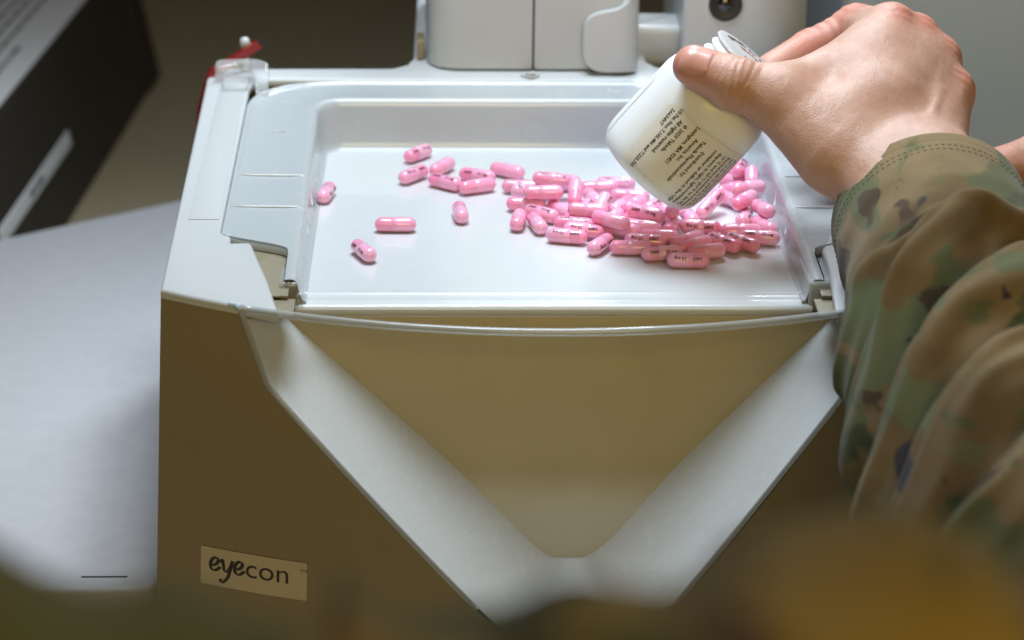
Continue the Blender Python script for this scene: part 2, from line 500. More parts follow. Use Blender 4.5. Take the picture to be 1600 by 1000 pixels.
# deck (top cover)
xs = np.linspace(-13.75, -9.55, 9)
left = [(x, bow(x)) for x in xs]
left = left+[(-10.04, -1.2), (-10.88, 2.12), (-11.08, 2.2), (-11.65, 2.15), (-11.65, 3.0), (-12.08, 3.1), (-12.1, 18.2),
             (-11.95, 18.9), (-11.4, 19.25)]
right = [(11.4, 19.25), (11.95, 18.9), (12.1, 18.2), (12.08, 3.1), (10.3, 2.95), (9.8, 1.6), (9.72, -1.2), (9.55, bow(9.55))]+[(-x, y) for x, y in left[:8]][::-1]
back = [(14.0, 19.6), (13.9, 20.2), (13.4, 20.55), (6.0, 20.6), (5.4, 20.9), (5.0, 21.6), (4.9, 31), (-5.1, 31), (-5.2, 22.0),
        (-5.5, 21.1), (-6.1, 20.65), (-13.4, 20.55), (-13.9, 20.2), (-14.0, 19.6)]
outl = left+right+back
# drop duplicate direction: left already runs front-left -> rear-left inside
deck_o = [np.array(p) for p in outl]
v, f = prism(np.array(deck_o), -.42, 0.0, .14, 3)
top = f[-1]; f = f[:-2]
tv, tf = cdt([tuple(v[i][:2]) for i in top])
key = {(round(v[i][0], 4), round(v[i][1], 4)): i for i in top}
f += [tuple(key[(round(tv[j][0], 4), round(tv[j][1], 4))] for j in q) for q in tf if all((round(tv[j][0], 4), round(tv[j][1], 4)) in key for j in q)]
v[:, 2] += zd(v[:, 1])
deck = mesh('top_cover', (v, f), M['white'], pc, sharp=35)
# raised flat band along the left and right of the deck
for s in (-1, 1):
    v, f = box(12.22, 13.35, 4.2, 17.9, 0.0, .035, .02, 2, r=.08)
    v[:, 0] *= s; v[:, 2] += zd(v[:, 1])
    if s > 0: pass
    else: f = [q[::-1] for q in f]
    mesh('cover_band', (v, f), M['white'], pc, sharp=35)

# lower housing
def flare(x, z): return x*(1+max(0, .8-z)*.0041)
V_OUT = [(10.9, .62), (10.2, -2.2), (4.2, -9.9), (2.7, -11.2), (-1.5, -11.2), (-2.75, -9.9), (-10.0, -2.1), (-10.9, .62)]
top_l = [(x, zd(bow(x))-.30) for x in np.linspace(-10.9, -13.73, 7)]
front = [(-13.73, -4.0), (-13.73, -8), (-13.73, -15.95), (13.73, -15.95), (13.73, -8), (13.73, -4)]
top_r = [(x, zd(bow(x))-.30) for x in np.linspace(13.73, 10.9, 7)]
o2 = top_l+front+top_r[:-1]+V_OUT[:1]+V_OUT[1:-1]
fv, ff = cdt(o2, (), 1.1, lambda x, z: (flare(x, z), bow(x)+.02, z))
sides = []
for s in (-1, 1):
    g = np.array([[(flare(13.73, z)*s, y, z if k else zd(y)-.3) for y in np.linspace(bow(13.73)+.02, 20.5, 12)]
                  for k, z in enumerate((.5, -4, -8, -15.95))])
    sides.append(grid(g, flip=(s < 0)))
bk = grid(np.array([[(flare(13.73, z)*s, 20.5, z) for s in (-1, 1)] for z in (1.9, -15.95)]))
housing = mesh('housing', join((fv, ff), *sides, bk), M['tan'], pc, sharp=35)
v, f = box(-13.3, 13.3, -1.15, 20.3, -.75, -.45, .05)
mesh('inner_plate', (v, f), M['tan'], pc, sharp=35)
for s in (-1, 1):
    v, f = box(9.35, 12.0, -1.6, 3.6, -.42, -.34, .02); v[:, 0] *= s; v[:, 2] += zd(v[:, 1])
    v2_, f2_ = box(9.1, 10.75, -2.9, -1.5, -.6, -.5, .02); v2_[:, 0] *= s; v2_[:, 2] += zd(v2_[:, 1])
    v, f = join((v, f), (v2_, f2_))
    mesh('latch_plate', (v, f if s > 0 else [q[::-1] for q in f]), M['latch'], pc, sharp=35)

# chute liner: sloped flanks between the back V and the front opening
def lerp_path(P, n):
    P = np.array(P, float); d = np.r_[0, np.cumsum(np.linalg.norm(np.diff(P, axis=0), axis=1))]
    q = np.linspace(0, d[-1], n); return np.stack([np.interp(q, d, P[:, k]) for k in range(P.shape[1])], 1)
YB = -1.2
Lo = lerp_path([(-10.85, .45), (-10.0, -2.1), (-2.75, -9.9)], 30); Lb = lerp_path([(-9.5, -.45), (-.95, -8.75)], 30)
Ro = lerp_path([(4.2, -9.9), (10.2, -2.2), (10.85, .45)], 30); Rb = lerp_path([(2.15, -8.8), (9.9, -.45)], 30)
Bo = lerp_path(rounded([(-2.75, -9.9), (-1.5, -11.2), (2.7, -11.2), (4.2, -9.9)], [0, .6, .6, 0]), 12)
Bb = lerp_path(rounded([(-.95, -8.75), (-.1, -9.55), (1.3, -9.55), (2.15, -8.8)], [0, .9, .9, 0]), 12)
FO = np.concatenate([Lo, Bo[1:-1], Ro]); BB = np.concatenate([Lb, Bb[1:-1], Rb])
def scoop(z): 
    t_ = min(1, max(0, (-z-5.6)/3.4)); return .8*t_*t_*(3-2*t_)
rows = []
for q in np.linspace(0, 1, 14):
    e = q*q*(3-2*q)*.25+q*.75
    rows.append([(b[0]*(1-e)+o[0]*e, (YB-scoop(b[1]))*(1-e)+(bow(o[0])+.14)*e, b[1]*(1-e)+o[1]*e-.55*math.sin(math.pi*e)*.25) for b, o in zip(BB, FO)])
fl = grid(np.array(rows))
rows = []
half = len(BB)//2
for k in range(half+1):
    a, b = BB[k], BB[-1-k]
    if a[0] >= b[0]: a, b = BB[k]*.5+BB[-1-k]*.5-np.array([.01, 0]), BB[k]*.5+BB[-1-k]*.5+np.array([.01, 0])
    z = (a[1]+b[1])/2
    rows.append([(a[0]+(b[0]-a[0])*w, YB-scoop(a[1]*(1-w)+b[1]*w), a[1]*(1-w)+b[1]*w) for w in np.linspace(0, 1, 16)])
mesh('chute', fl, M['liner'], pc, sharp=60)
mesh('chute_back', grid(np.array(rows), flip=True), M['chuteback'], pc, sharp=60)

# clear front plate of the chute with its thick edges
out2 = rounded([(-10.9, .66), (-10.0, -2.1), (-2.75, -9.9), (-1.5, -11.2), (2.7, -11.2), (4.2, -9.9), (10.2, -2.2), (10.9, .66)],
               [.05, .3, .3, .4, .4, .3, .3, .05], 4)
pv, pf = cdt(out2, (), 1.0, lambda x, z: (x, bow(x)-.06, z))
plate = mesh('chute_window', (pv, pf), M['clear'], pc)
rim = [(x, bow(x)-.06, .64) for x in np.linspace(-10.9, 10.9, 40)]
mesh('rim', tube(rim, .15, 8, sq=1.0), M['edge'], plate)
side_l = lerp_path([(-10.9, .66), (-10.0, -2.1), (-2.75, -9.9)], 30)
side_r = lerp_path([(10.9, .66), (10.2, -2.2), (4.2, -9.9)], 30)
for sd in (side_l, side_r):
    mesh('edge', tube([(x, bow(x)-.05, z) for x, z in sd], .10, 8), M['edge'], plate)
for s in (-1, 1):
    mesh('hinge_pin', tube([(s*11.25, bow(11.25)+.1, .66), (s*11.0, bow(11.0)-.05, .72), (s*10.85, bow(10.85)-.06, .62)], .12, 8), M['steel'], plate)

# name label on the front
def on_front(x, z, d=.0): return (flare(x, z), bow(x)+.02-d, z)
lab = rounded([(-12.15, -8.72), (-12.15, -10.22), (-8.42, -10.22), (-8.42, -8.72)], .06, 3)
lv, lf = cdt(lab, (), .5, lambda x, z: on_front(x, z, .025))
sticker = mesh('name_label', (lv, lf), M['sticker'], pc, smooth=True)
def stroke(P, w0, w1, n=26):
    P = np.array(P, float)
    # Catmull-Rom through the points
    Q = np.vstack([2*P[0]-P[1], P, 2*P[-1]-P[-2]]); pts = []
    for i in range(1, len(Q)-2):
        for t_ in np.linspace(0, 1, 8, endpoint=False):
            a, b, c, d = Q[i-1:i+3]
            pts.append(.5*((2*b)+(-a+c)*t_+(2*a-5*b+4*c-d)*t_**2+(-a+3*b-3*c+d)*t_**3))
    pts.append(P[-1]); pts = np.array(pts)
    T = np.gradient(pts, axis=0); T /= np.linalg.norm(T, axis=1)[:, None]
    nrm = np.stack([-T[:, 1], T[:, 0]], 1)
    # broad-nib pen: thick on down strokes, thin on up strokes
    w = w0+(w1-w0)*np.abs(T[:, 1]*.8+T[:, 0]*.25)
    A = np.stack([pts+nrm*w[:, None]/2, pts-nrm*w[:, None]/2], 1)
    vv, q = grid(np.concatenate([A, np.zeros((*A.shape[:2], 1))], 2), flip=True)
    return vv, q
def letter_e(x):
    return stroke([(x+.06, .20), (x+.24, .26), (x+.33, .42), (x+.25, .52), (x+.12, .42), (x+.07, .2), (x+.14, .04), (x+.27, .06), (x+.40, .2)], .05, .13)
eye = join(letter_e(0),
           stroke([(.40, .36), (.47, .48), (.50, .30), (.53, .10), (.62, .06), (.72, .22), (.80, .48)], .045, .12),
           stroke([(.80, .5), (.74, .2), (.66, -.12), (.52, -.34), (.42, -.36), (.42, -.24)], .045, .12), letter_e(.80))
con = text2d('con', 1.0, font_res=6)
con = (con[0]*np.array([1.0, 1, 1])+np.array([1.20, 0, 0]), con[1])
tm = text2d('TM', .17); tm = (tm[0]+np.array([3.0, .50, 0]), tm[1])
lv, lf = refine2d(*join(eye, con, tm), .25)
mesh('lettering', (np.array([on_front(-11.88+p[0]*1.07, -9.64+p[1]*1.07, .032) for p in lv]), lf), M['ink'], sticker, smooth=False)

# rear column, its cover flap, the arm and the camera unit
for x0, x1, rr in ((-4.65, -.06, (1.7, .05, .3, .6)), (.02, 4.2, (.05, .6, .6, .3))):
    mesh('column_panel', prism(rounded([(x0, 20.2), (x1, 20.2), (x1, 30), (x0, 30)], rr, 8), 2.55, 34, .16, 3), M['white'], pc, sharp=40)
mesh('column_core', box(-4.0, 3.6, 20.6, 29.5, 2.5, 33, .1), M['dark'], pc, sharp=40)
ring = lathe([(.36, .0), (.42, .05), (.34, .09), (.27, .03), (.24, -.02)], 28)
ring = (ring[0]+np.array([-.15, 19.72, zd(19.72)]), ring[1])
scr = mesh('screw_recess', ring, M['white'], pc)
d_ = lathe([(.27, .03), (.2, .012), (.0, .01)], 24)
mesh('screw', (d_[0]+np.array([-.15, 19.72, zd(19.72)]), d_[1]), M['dark'], scr)
fo = rounded([(2.1, 2.62), (4.9, 2.62), (4.9, 10), (4.32, 10), (4.15, 5.75), (3.55, 5.35), (2.1, 5.05)], [1.0, .05, .05, .05, 1.1, .8, 1.2], 8)
def wrap(x, z, d):
    r = .75; x0 = 3.75
    if x <= x0: return (x, 19.62-d, z)
    a = (x-x0)/r
    return (x0+(r+d)*math.sin(min(a, 1.55)), 19.62+r-(r+d)*math.cos(min(a, 1.55))+max(0, a-1.55)*r, z)
fv1, ff1 = cdt([tuple(p) for p in fo], (), .35, lambda x, z: wrap(x, z, .0))
fo_in = fo
ringv = [[wrap(x, z, 0) for x, z in fo], [wrap(x, z, -.12) for x, z in fo], [wrap(x, z, -.55) for x, z in fo]]
mesh('cover_flap', join((fv1, ff1), grid(np.array(ringv), cv_=True)), M['white'], pc, sharp=50)
mesh('arm', box(4.2, 6.9, 22.4, 25.0, 2.05, 3.95, .38, 5), M['white'], pc, sharp=50)
uo = [(6.5, 30), (6.5, 21.15)]+[(6.65, 21.0)]+[(9.4, 21.0)]+[(9.4+2.9*math.sin(a), 24.2-3.2*math.cos(a)) for a in np.linspace(.12, 1.57, 12)]+[(12.3, 30)]
unit = mesh('camera_unit', prism(np.array(uo), .9, 16, .12, 3), M['white'], pc, sharp=40)
def at_lens(v): 
    return np.array([(8.3+p[0], 21.0-p[2], 5.28+p[1]) for p in v])
b_ = lathe([(.86, -.05), (.82, .03), (.74, .04), (.72, -.02)], 36)
mesh('bezel', (at_lens(b_[0]), b_[1]), M['white'], unit)
b_ = lathe([(.73, .0), (.73, .09), (.64, .11), (.5, .06), (.33, .03)], 36)
lb = mesh('lens_barrel', (at_lens(b_[0]), b_[1]), M['dark'], unit)
b_ = lathe([(.33, .03), (.24, .07), (.13, .10), (.0, .11)], 28)
mesh('lens', (at_lens(b_[0]), b_[1]), M['lens'], unit)
v, f = box(-5.05, -4.72, 21.6, 23, 2.6, 3.5, .1)
mesh('cable_clip', (v, f), M['tan'], pc, sharp=40)

# ------------------------------------------------------------------ counting tray
tray = empty('counting_tray', (0, 8, -.35))
tag(tray, 'glossy white plastic counting tray holding the pink capsules', 'tray')
HW, DB = 8.77, 16.74
def uz(y): return zd(min(max(y, -1), 18))
def wall_ring(d, h, lip=0.0):
    """one ring of the U-shaped wall: d outward, h = fraction of wall height, lip = extra height"""
    r0 = .75; pts = []
    def lim(y, dd):
        k = min(1, max(0, (y-1.5)/1.55)); k = k*k*(3-2*k)
        return min(dd, .75+(2.6*k)) if dd > .75 else dd
    ys = np.r_[-.9, -.4, np.linspace(0, 1.4, 5), np.linspace(1.6, 3.3, 12), 4.0, np.linspace(4.6, DB-r0, 14)]
    for y in ys:
        pts.append((-(HW+lim(y, d)), y, uz(y)*h+lip))
    bd = d if d < .6 else .6+(d-.6)*.70
    for a in np.linspace(0, np.pi/2, 10)[1:]:
        rr = 1.0
        x = -(HW-r0)-(r0+d)*math.cos(a); y = DB-r0+(r0+bd)*math.sin(a)
        pts.append((x, y, uz(y)*h+lip))
    pts += [(-x, y, z) for x, y, z in pts[::-1]]
    return pts
prof = [(-.0, 0, .0), (.09, .0, .03), (.16, .0, .10), (.20, .1, .16), (.27, .5, .07), (.31, .8, .0), (.35, .90, -.03), (.44, .94, .0), (.58, .95, .0),
        (1.0, .93, .0), (1.7, .93, .0), (2.4, .94, .0), (2.9, .955, .0), (3.06, .97, .0), (3.13, .99, .02), (3.19, 1.0, .04), (3.26, 1.0, .03), (3.29, .98, -.05), (3.29, .8, -.1)]
R_ = np.array([wall_ring(*p) for p in prof])
walls = grid(R_, flip=True)
floor = []
for i in range(24):
    floor.append([])
r0 = R_[0]; n = len(r0)//2
floor = np.array([[r0[k]*(1-w)+r0[-1-k]*w for w in np.linspace(0, 1, 22)] for k in range(2, n)])
fl = grid(floor)
mesh('tray_floor', fl, M['tray'], tray, sharp=70)
mesh('tray_rim', walls, M['flange'], tray, sharp=70)
# front lip: shallow step, then a rounded edge
lp = [(0.0, .002), (-.04, .05), (-.10, .05), (-.16, .0), (-.55, -.05), (-.62, -.02), (-.70, -.05), (-.95, -.10), (-1.04, -.15), (-1.09, -.24), (-1.09, -.50), (-1.02, -.56), (-.9, -.56)]
v, f = grid(np.array([[(x, y-.9+.9, z) for x in np.linspace(-9.15, 9.15, 30)] for y, z in lp]))
mesh('front_lip', (v, [q for q in f]), M['tray'], tray, sharp=60)
for s in (-1, 1):
    if s > 0:                                # at the right a plain moulded end fills the corner
        mesh('corner_post', box(9.0, 9.9, -1.0, 1.7, -.4, .78, .14, 3), M['flange'], tray, sharp=60)
        continue
    p_ = box(s*9.36-.36, s*9.36+.36, -1.0, .7, -.3, .74, .16, 3)
    mesh('corner_post', p_, M['hook'], tray, sharp=60)
    mesh('corner_foot', box(s*8.98-.13, s*8.98+.13, -1.05, -.35, -.35, .36, .1, 3), M['hook'], tray, sharp=60)
for s in (-1, 1):
    for y in (8.7, 5.6):
        pts = [(s*(HW+3.0), y, uz(y)*.955+.01), (s*(HW+2.2), y, uz(y)*.94+.02), (s*(HW+1.1), y, uz(y)*.935+.02), (s*(HW+.66), y, uz(y)*.94+.01),
               (s*(HW+.42), y-.1, uz(y)*.9), (s*(HW+.28), y-.35, uz(y)*.55), (s*(HW+.23), y-.5, uz(y)*.3)]
        mesh('rib', tube(pts, .05, 6), M['tray'], tray)
mesh('moulding_mark', tube([(-10.9, 13.4, uz(13.4)*.935+.005), (-10.3, 13.45, uz(13.4)*.935+.005)], .04, 6), M['tray'], tray)
# clear hook at the rear left corner
hk = rounded([(-13.62, 18.55), (-12.55, 18.85), (-11.95, 18.55), (-11.75, 17.3), (-11.25, 17.3), (-11.3, 18.9), (-11.9, 19.6), (-13.55, 19.35)], [.25, .5, .6, .1, .1, .8, .8, .3], 6)
v, f = prism(hk, .0, .48, .12, 3)
v[:, 2] += 2.55+np.clip((v[:, 1]-18.6)*.55, -.9, .2)
mesh('corner_hook', (v, f), M['hook'], tray, sharp=50)
v, f = box(-13.25, -12.15, 17.6, 18.9, 0, .3, .12, 3, r=.25); v[:, 2] += zd(v[:, 1])-.02
mesh('hook_base', (v, f), M['hook'], tray, sharp=50)

# red spatula stuck behind the corner
sp = empty('spatula', (-13.9, 19.6, 0))
tag(sp, 'red translucent plastic spatula sticking up behind the tray corner', 'spatula')
def strap(P, w, th, up_):
    P = np.array(P, float); T = np.gradient(P, axis=0); T /= np.linalg.norm(T, axis=1)[:, None]
    U = np.array(up_, float)[None]-T*(T @ np.array(up_, float))[:, None]; U /= np.linalg.norm(U, axis=1)[:, None]
    W = np.cross(T, U)
    ring_ = [(-1, -1), (-.9, -1.0), (.9, -1), (1, -1), (1, 1), (.9, 1), (-.9, 1), (-1, 1)]
    G = np.array([[p+u*a*w/2+q*b*th/2 for a, b in ring_] for p, u, q in zip(P, U, W)])
    v_, f_ = grid(G, cv_=True, flip=True)
    f_.append(tuple(range(8))); f_.append(tuple(len(v_)-8+i for i in range(8))[::-1])
    return v_, f_
mesh('blade', strap([(-14.35, 19.3, -.6), (-14.2, 19.4, .9), (-13.9, 19.5, 2.0), (-13.6, 19.6, 2.75)], .55, .16, (1, .5, 0)), M['red'], sp, sharp=50)
mesh('handle', strap([(-13.6, 19.7, 2.6), (-12.7, 19.9, 3.15), (-12.0, 20.0, 3.6), (-11.75, 20.05, 3.74)], .36, .30, (0, 0, 1)), M['red'], sp, sharp=50)
mesh('handle_tip', strap([(-11.78, 20.05, 3.72), (-11.6, 20.1, 3.84)], .38, .32, (0, 0, 1)), M['dark'], sp, sharp=50)
peg = lathe([(.13, 0), (.13, 1.1), (.2, 1.2), (.23, 1.38), (.16, 1.55), (0, 1.6)], 16)
pg = mesh('peg', (peg[0]+np.array([-12.42, 20.35, 2.35]), peg[1]), M['white'])
tag(pg, 'small white knob standing behind the red spatula', 'knob')

# ------------------------------------------------------------------ capsules
CAPR, CAPL = .29, 1.59
def cap_prof(r, x0, x1, dome_at):
    P = []
    if dome_at > 0:
        P += [(r, x0)]+[(r*math.cos(a), x1-r+r*math.sin(a)) for a in np.linspace(0, np.pi/2, 7)]
    return P
def capsule_meshes():
    h = CAPL/2
    capm = lathe([(.279, -.16), (.290, -.15), (.2905, .1)]+[(.29*math.cos(a), h-.29+.29*math.sin(a)) for a in np.linspace(0, np.pi/2, 8)][:-1]+[(.0005, h)], 22)
    bodm = lathe([(.0005, -h)]+[(.279*math.cos(a), -h+.279-.279*math.sin(a)) for a in np.linspace(np.pi/2, 0, 8)][1:]+[(.279, -.1), (.279, .05)], 22)
    rot = lambda m_: (np.stack([m_[0][:, 2], m_[0][:, 1], -m_[0][:, 0]], 1), m_[1])
    parts = []
    for s_, x_ in (('S489', .08), ('10 mg', -.56)):
        vv, ff = text2d(s_, .20, font_res=2, bold=.004)
        vv[:, 0] = vv[:, 0]*.92+x_; vv[:, 1] -= .07
        vv, ff = refine2d(vv, ff, .12); parts.append((vv, ff))
    # "S489" first, "10 mg" after it along the axis
    pv_, pf_ = join((parts[0][0]*np.array([1, 1, 1])+np.array([-.60, 0, 0]), parts[0][1]), (parts[1][0]+np.array([.62, 0, 0]), parts[1][1]))
    a = pv_[:, 1]/.293
    pv_ = np.stack([pv_[:, 0], .2935*np.sin(a), .2935*np.cos(a)], 1)
    pv_[pv_[:, 0] < -.14, 1:] *= .283/.2935
    return (mesh_data('capsule_body', *rot(bodm), M['body']), mesh_data('capsule_cap', *rot(capm), M['cap']),
            mesh_data('capsule_print', pv_, pf_, M['capprint'], smooth=False))
BODY, CAPM, PRINT = capsule_meshes()
CAPS = [
    (-4.96, 15.40, 0.29, 52, 0, 40, 'capsules lying at the rear of the tray', 'lone pink capsule farthest back on the tray, against the rear wall'),
    (-5.12, 12.58, 0.29, 230, 0, -38, 'capsules lying at the rear of the tray', 'pink leftmost capsule of the small rear cluster, print along its lower side'),
    (-3.95, 13.59, 0.29, 60, 0, 180, 'capsules lying at the rear of the tray', 'pink plain capsule wedged behind the front row of the small rear cluster'),
    (-3.83, 11.60, 0.29, -36, 0, 25, 'capsules lying at the rear of the tray', 'pink capsule with S489 10 mg facing up at the front of the small rear cluster'),
    (-2.53, 12.42, 0.29, -25, 0, 50, 'capsules lying at the rear of the tray', 'pink capsule with print on top behind the plain front one of the rear cluster'),
    (-2.56, 11.10, 0.29, 25, 0, 180, 'capsules lying at the rear of the tray', 'pink plain glossy capsule at the right front of the small rear cluster'),
    (-1.29, 13.10, 0.29, -33, 0, 180, 'capsules lying at the rear of the tray', 'pink plain capsule lying apart between the small rear cluster and the big heap'),
    (-5.74, 6.47, 0.29, 0, 0, 160, 'capsules lying apart on the tray', 'pink lone plain capsule lying straight across the empty left part of tray'),
    (-8.54, 10.29, 0.29, 260, 0, -80, 'capsules lying apart on the tray', 'pink lone capsule pointing end-on beside the left tray wall, farthest left'),
    (-6.87, 3.54, 0.29, -65, 0, 60, 'capsules lying apart on the tray', 'pink lone capsule nearest the front left corner of the tray, print near its end'),
    (-3.26, 7.90, 0.29, -85, 0, 180, 'capsules lying apart on the tray', 'pink lone plain end-on capsule midway between the straight-across one and the heap'),
    (-0.78, 11.04, 0.29, -8, 0, 180, 'capsules heaped on the tray', 'pink plain capsule at the rear left tip of the big heap'),
    (-0.47, 10.31, 0.33, 185, 4, -38, 'capsules heaped on the tray', "pink capsule printed S489 just in front of the heap's rear left tip"),
    (0.41, 10.33, 0.83, -5, -4, 30, 'capsules heaped on the tray', "pink faintly printed capsule behind the S489 one at the heap's left end"),
    (-0.02, 8.62, 0.86, -2, 1, 180, 'capsules heaped on the tray', "pink glossy plain capsule lying across the two others at the heap's left end"),
    (-0.67, 8.80, 0.30, -8, -1, 180, 'capsules heaped on the tray', "pink plain capsule beneath the glossy crossing one at the heap's left edge"),
    (-0.12, 7.75, 0.29, -40, 0, 25, 'capsules heaped on the tray', 'pink slanting capsule with 10 mg print behind the two end-on front left capsules'),
    (-1.04, 7.00, 0.29, 82, 0, 180, 'capsules heaped on the tray', "pink left one of two end-on capsules at the heap's front left corner"),
    (-0.33, 6.63, 0.29, -78, 0, 180, 'capsules heaped on the tray', "pink right one of two end-on capsules at the heap's front left corner"),
    (0.65, 8.20, 0.30, -60, 1, 180, 'capsules heaped on the tray', "pink plain slanted capsule right behind the S489 one in the heap's left front"),
    (0.90, 11.37, 0.29, 30, 0, 180, 'capsules heaped on the tray', "pink plain capsule at the heap's rear edge, partly behind the upright leaning one"),
    (1.22, 8.53, 0.87, 85, 17, 180, 'capsules heaped on the tray', "pink capsule leaning steeply with a long white highlight in the heap's left middle"),
    (2.32, 10.87, 0.30, 0, 1, 180, 'capsules heaped on the tray', "pink glossy plain capsule lying across at the heap's rear, right of the leaning one"),
    (1.98, 9.60, 0.30, -75, 1, 180, 'capsules heaped on the tray', 'pink end-on capsule half hidden behind the printed one, right of the leaning capsule'),
    (1.60, 8.19, 0.30, 75, 1, 30, 'capsules heaped on the tray', 'pink end-on printed capsule just right of the foot of the leaning capsule'),
    (3.02, 11.42, 0.29, -8, 0, 30, 'capsules heaped on the tray', 'pink printed capsule lying across at the rear edge of heap beside the bottle'),
    (3.47, 9.83, 0.29, -15, 0, 180, 'capsules heaped on the tray', "pink plain capsule lying on the heap's top close beside the bottle's left side"),
    (2.22, 8.13, 0.46, 70, 17, 60, 'capsules heaped on the tray', "pink long leaning capsule with print, second leaning one from heap's left"),
    (3.05, 8.64, 0.30, 240, -1, -70, 'capsules heaped on the tray', "pink first of the tilted row of capsules left of the bottle's lower corner"),
    (3.54, 8.37, 0.43, 60, -2, 180, 'capsules heaped on the tray', "pink second of the tilted row of capsules left of the bottle's lower corner"),
    (4.08, 8.12, 0.32, 55, 4, 30, 'capsules heaped on the tray', "pink third of the tilted row of capsules left of the bottle's lower corner"),
    (4.67, 7.85, 0.31, 65, -3, 180, 'capsules heaped on the tray', "pink last of the tilted row, touching the bottle's lower corner"),
    (2.65, 7.16, 0.30, 70, -1, 180, 'capsules heaped on the tray', "pink steep end-on capsule in front of the tilted row near the heap's middle"),
    (3.77, 7.08, 0.30, -25, 1, 180, 'capsules heaped on the tray', "dark pink slanting capsule lying lowest in the bottle's shadow, left one"),
    (3.83, 6.62, 0.71, -30, -3, 60, 'capsules heaped on the tray', "dark pink slanting capsule resting on another in the bottle's shadow"),
    (3.67, 6.13, 0.31, -20, -2, 180, 'capsules heaped on the tray', "dark pink slanting capsule in the front of the bottle's shadow"),
    (4.76, 6.08, 0.32, 75, -3, 180, 'capsules heaped on the tray', "red pink end-on capsule standing in front below the bottle's lower corner"),
    (4.94, 6.84, 0.84, 255, 3, -60, 'capsules heaped on the tray', "pink end-on capsule directly beneath the bottle's lower corner"),
    (1.50, 7.12, 0.30, -8, -1, 180, 'capsules heaped on the tray', "pink plain long capsule lying across above the upside-down 10 mg print at heap's left front"),
    (1.61, 6.74, 0.77, -8, -2, 200, 'capsules heaped on the tray', "pink capsule with upside-down 10 mg S489 print in the heap's left front"),
    (1.07, 6.54, 0.30, -10, -1, 25, 'capsules heaped on the tray', 'pink capsule printed S489 at left behind the front printed pair of the heap'),
    (0.73, 5.16, 0.29, 166, 0, -45, 'capsules heaped on the tray', 'pink front left capsule of the heap with upside-down 10 mg print on its side'),
    (1.41, 5.65, 0.34, 174, 5, -50, 'capsules heaped on the tray', 'pink capsule directly behind the front left one with the side print'),
    (2.41, 5.64, 0.76, -30, -3, 180, 'capsules heaped on the tray', "pink plain slanting capsule left of centre at the heap's front"),
    (2.83, 5.85, 0.31, -32, 2, 180, 'capsules heaped on the tray', 'pink plain slanting capsule at the centre of the heap, second from its front edge'),
    (1.94, 4.25, 0.29, 240, 0, -80, 'capsules heaped on the tray', "pink capsule pointing toward the viewer at the middle of the heap's front edge"),
    (3.04, 3.90, 0.29, -3, 0, 180, 'capsules heaped on the tray', 'pink long glossy plain capsule at the front edge, right of the end-on one'),
    (3.64, 4.59, 0.29, 172, 0, -50, 'capsules heaped on the tray', 'pink capsule with print on its side behind the long glossy front one'),
    (4.19, 5.10, 0.30, -12, 1, 180, 'capsules heaped on the tray', 'pink plain capsule lying across behind the front printed row'),
    (4.16, 3.28, 0.29, 8, 0, 60, 'capsules heaped on the tray', 'pink faintly printed capsule at the front edge, left of the foremost one'),
    (5.06, 2.52, 0.29, 176, 0, -60, 'capsules heaped on the tray', 'pink foremost capsule of the whole heap, print along its lower side'),
    (5.81, 3.42, 0.29, 20, 0, 180, 'capsules heaped on the tray', 'pink plain capsule right behind the foremost one, third of a fanned row'),
    (5.44, 4.09, 0.31, 30, 2, 180, 'capsules heaped on the tray', 'pink plain capsule in the middle of the fanned row behind the foremost one'),
    (5.24, 4.66, 0.30, 32, 1, 180, 'capsules heaped on the tray', 'pink plain capsule at the back of the fanned row behind the foremost one'),
    (6.56, 4.42, 0.29, 132, 0, -38, 'capsules heaped on the tray', 'slanting orange pink printed capsule right of the fanned row'),
    (7.30, 4.46, 0.29, 132, 0, -40, 'capsules heaped on the tray', 'slanting orange pink printed capsule, second one right of the fanned row'),
    (8.00, 5.01, 0.29, -10, 0, 40, 'capsules heaped on the tray', "glossy red pink printed capsule at the heap's right front, farthest right"),
    (7.38, 5.74, 0.29, 0, 0, 180, 'capsules heaped on the tray', 'glossy red pink plain capsule behind the printed one at the right front'),
    (5.90, 6.17, 0.30, 166, -1, -70, 'capsules heaped on the tray', "dark red capsule lying across alone in the bottle's deepest shadow"),
    (5.57, 7.32, 0.30, -80, -1, 180, 'capsules heaped on the tray', 'pink end-on dark capsule behind the dark red one under the bottle'),
    (6.48, 8.29, 0.53, 225, -28, -60, 'capsules heaped on the tray', "half purple capsule leaning at the bottle's right lower side"),
    (8.41, 10.65, 0.60, 88, 38, 180, 'capsules heaped on the tray', 'pink tall pale capsule leaning up against the right wall of the tray'),
    (7.54, 9.28, 0.32, -45, -3, 180, 'capsules heaped on the tray', 'pink left half of the heart-shaped pair at right of the bottle'),
    (8.06, 9.20, 0.85, 30, -3, 180, 'capsules heaped on the tray', 'pink right half of the heart-shaped pair at right of the bottle'),
    (7.75, 7.75, 0.85, 55, 0, 180, 'capsules heaped on the tray', 'purple shaded capsule just below the heart-shaped pair'),
    (7.69, 7.16, 0.33, 255, 4, -60, 'capsules heaped on the tray', 'pink end-on purple capsule standing below the purple shaded one'),
    (8.37, 7.00, 0.75, -75, 6, 180, 'capsules heaped on the tray', 'upper purple red capsule beside the right tray wall'),
    (8.33, 6.22, 0.32, -70, 3, 180, 'capsules heaped on the tray', 'lower purple red capsule beside the right tray wall, behind the printed red one'),
    (7.90, 11.67, 0.30, -30, 1, 180, 'capsules heaped on the tray', 'pink plain capsule behind the heart-shaped pair, beside the bottle'),
    (8.00, 11.80, 0.86, 80, -2, 30, 'capsules heaped on the tray', 'pink end-on printed capsule between the tall leaning one and the bottle'),
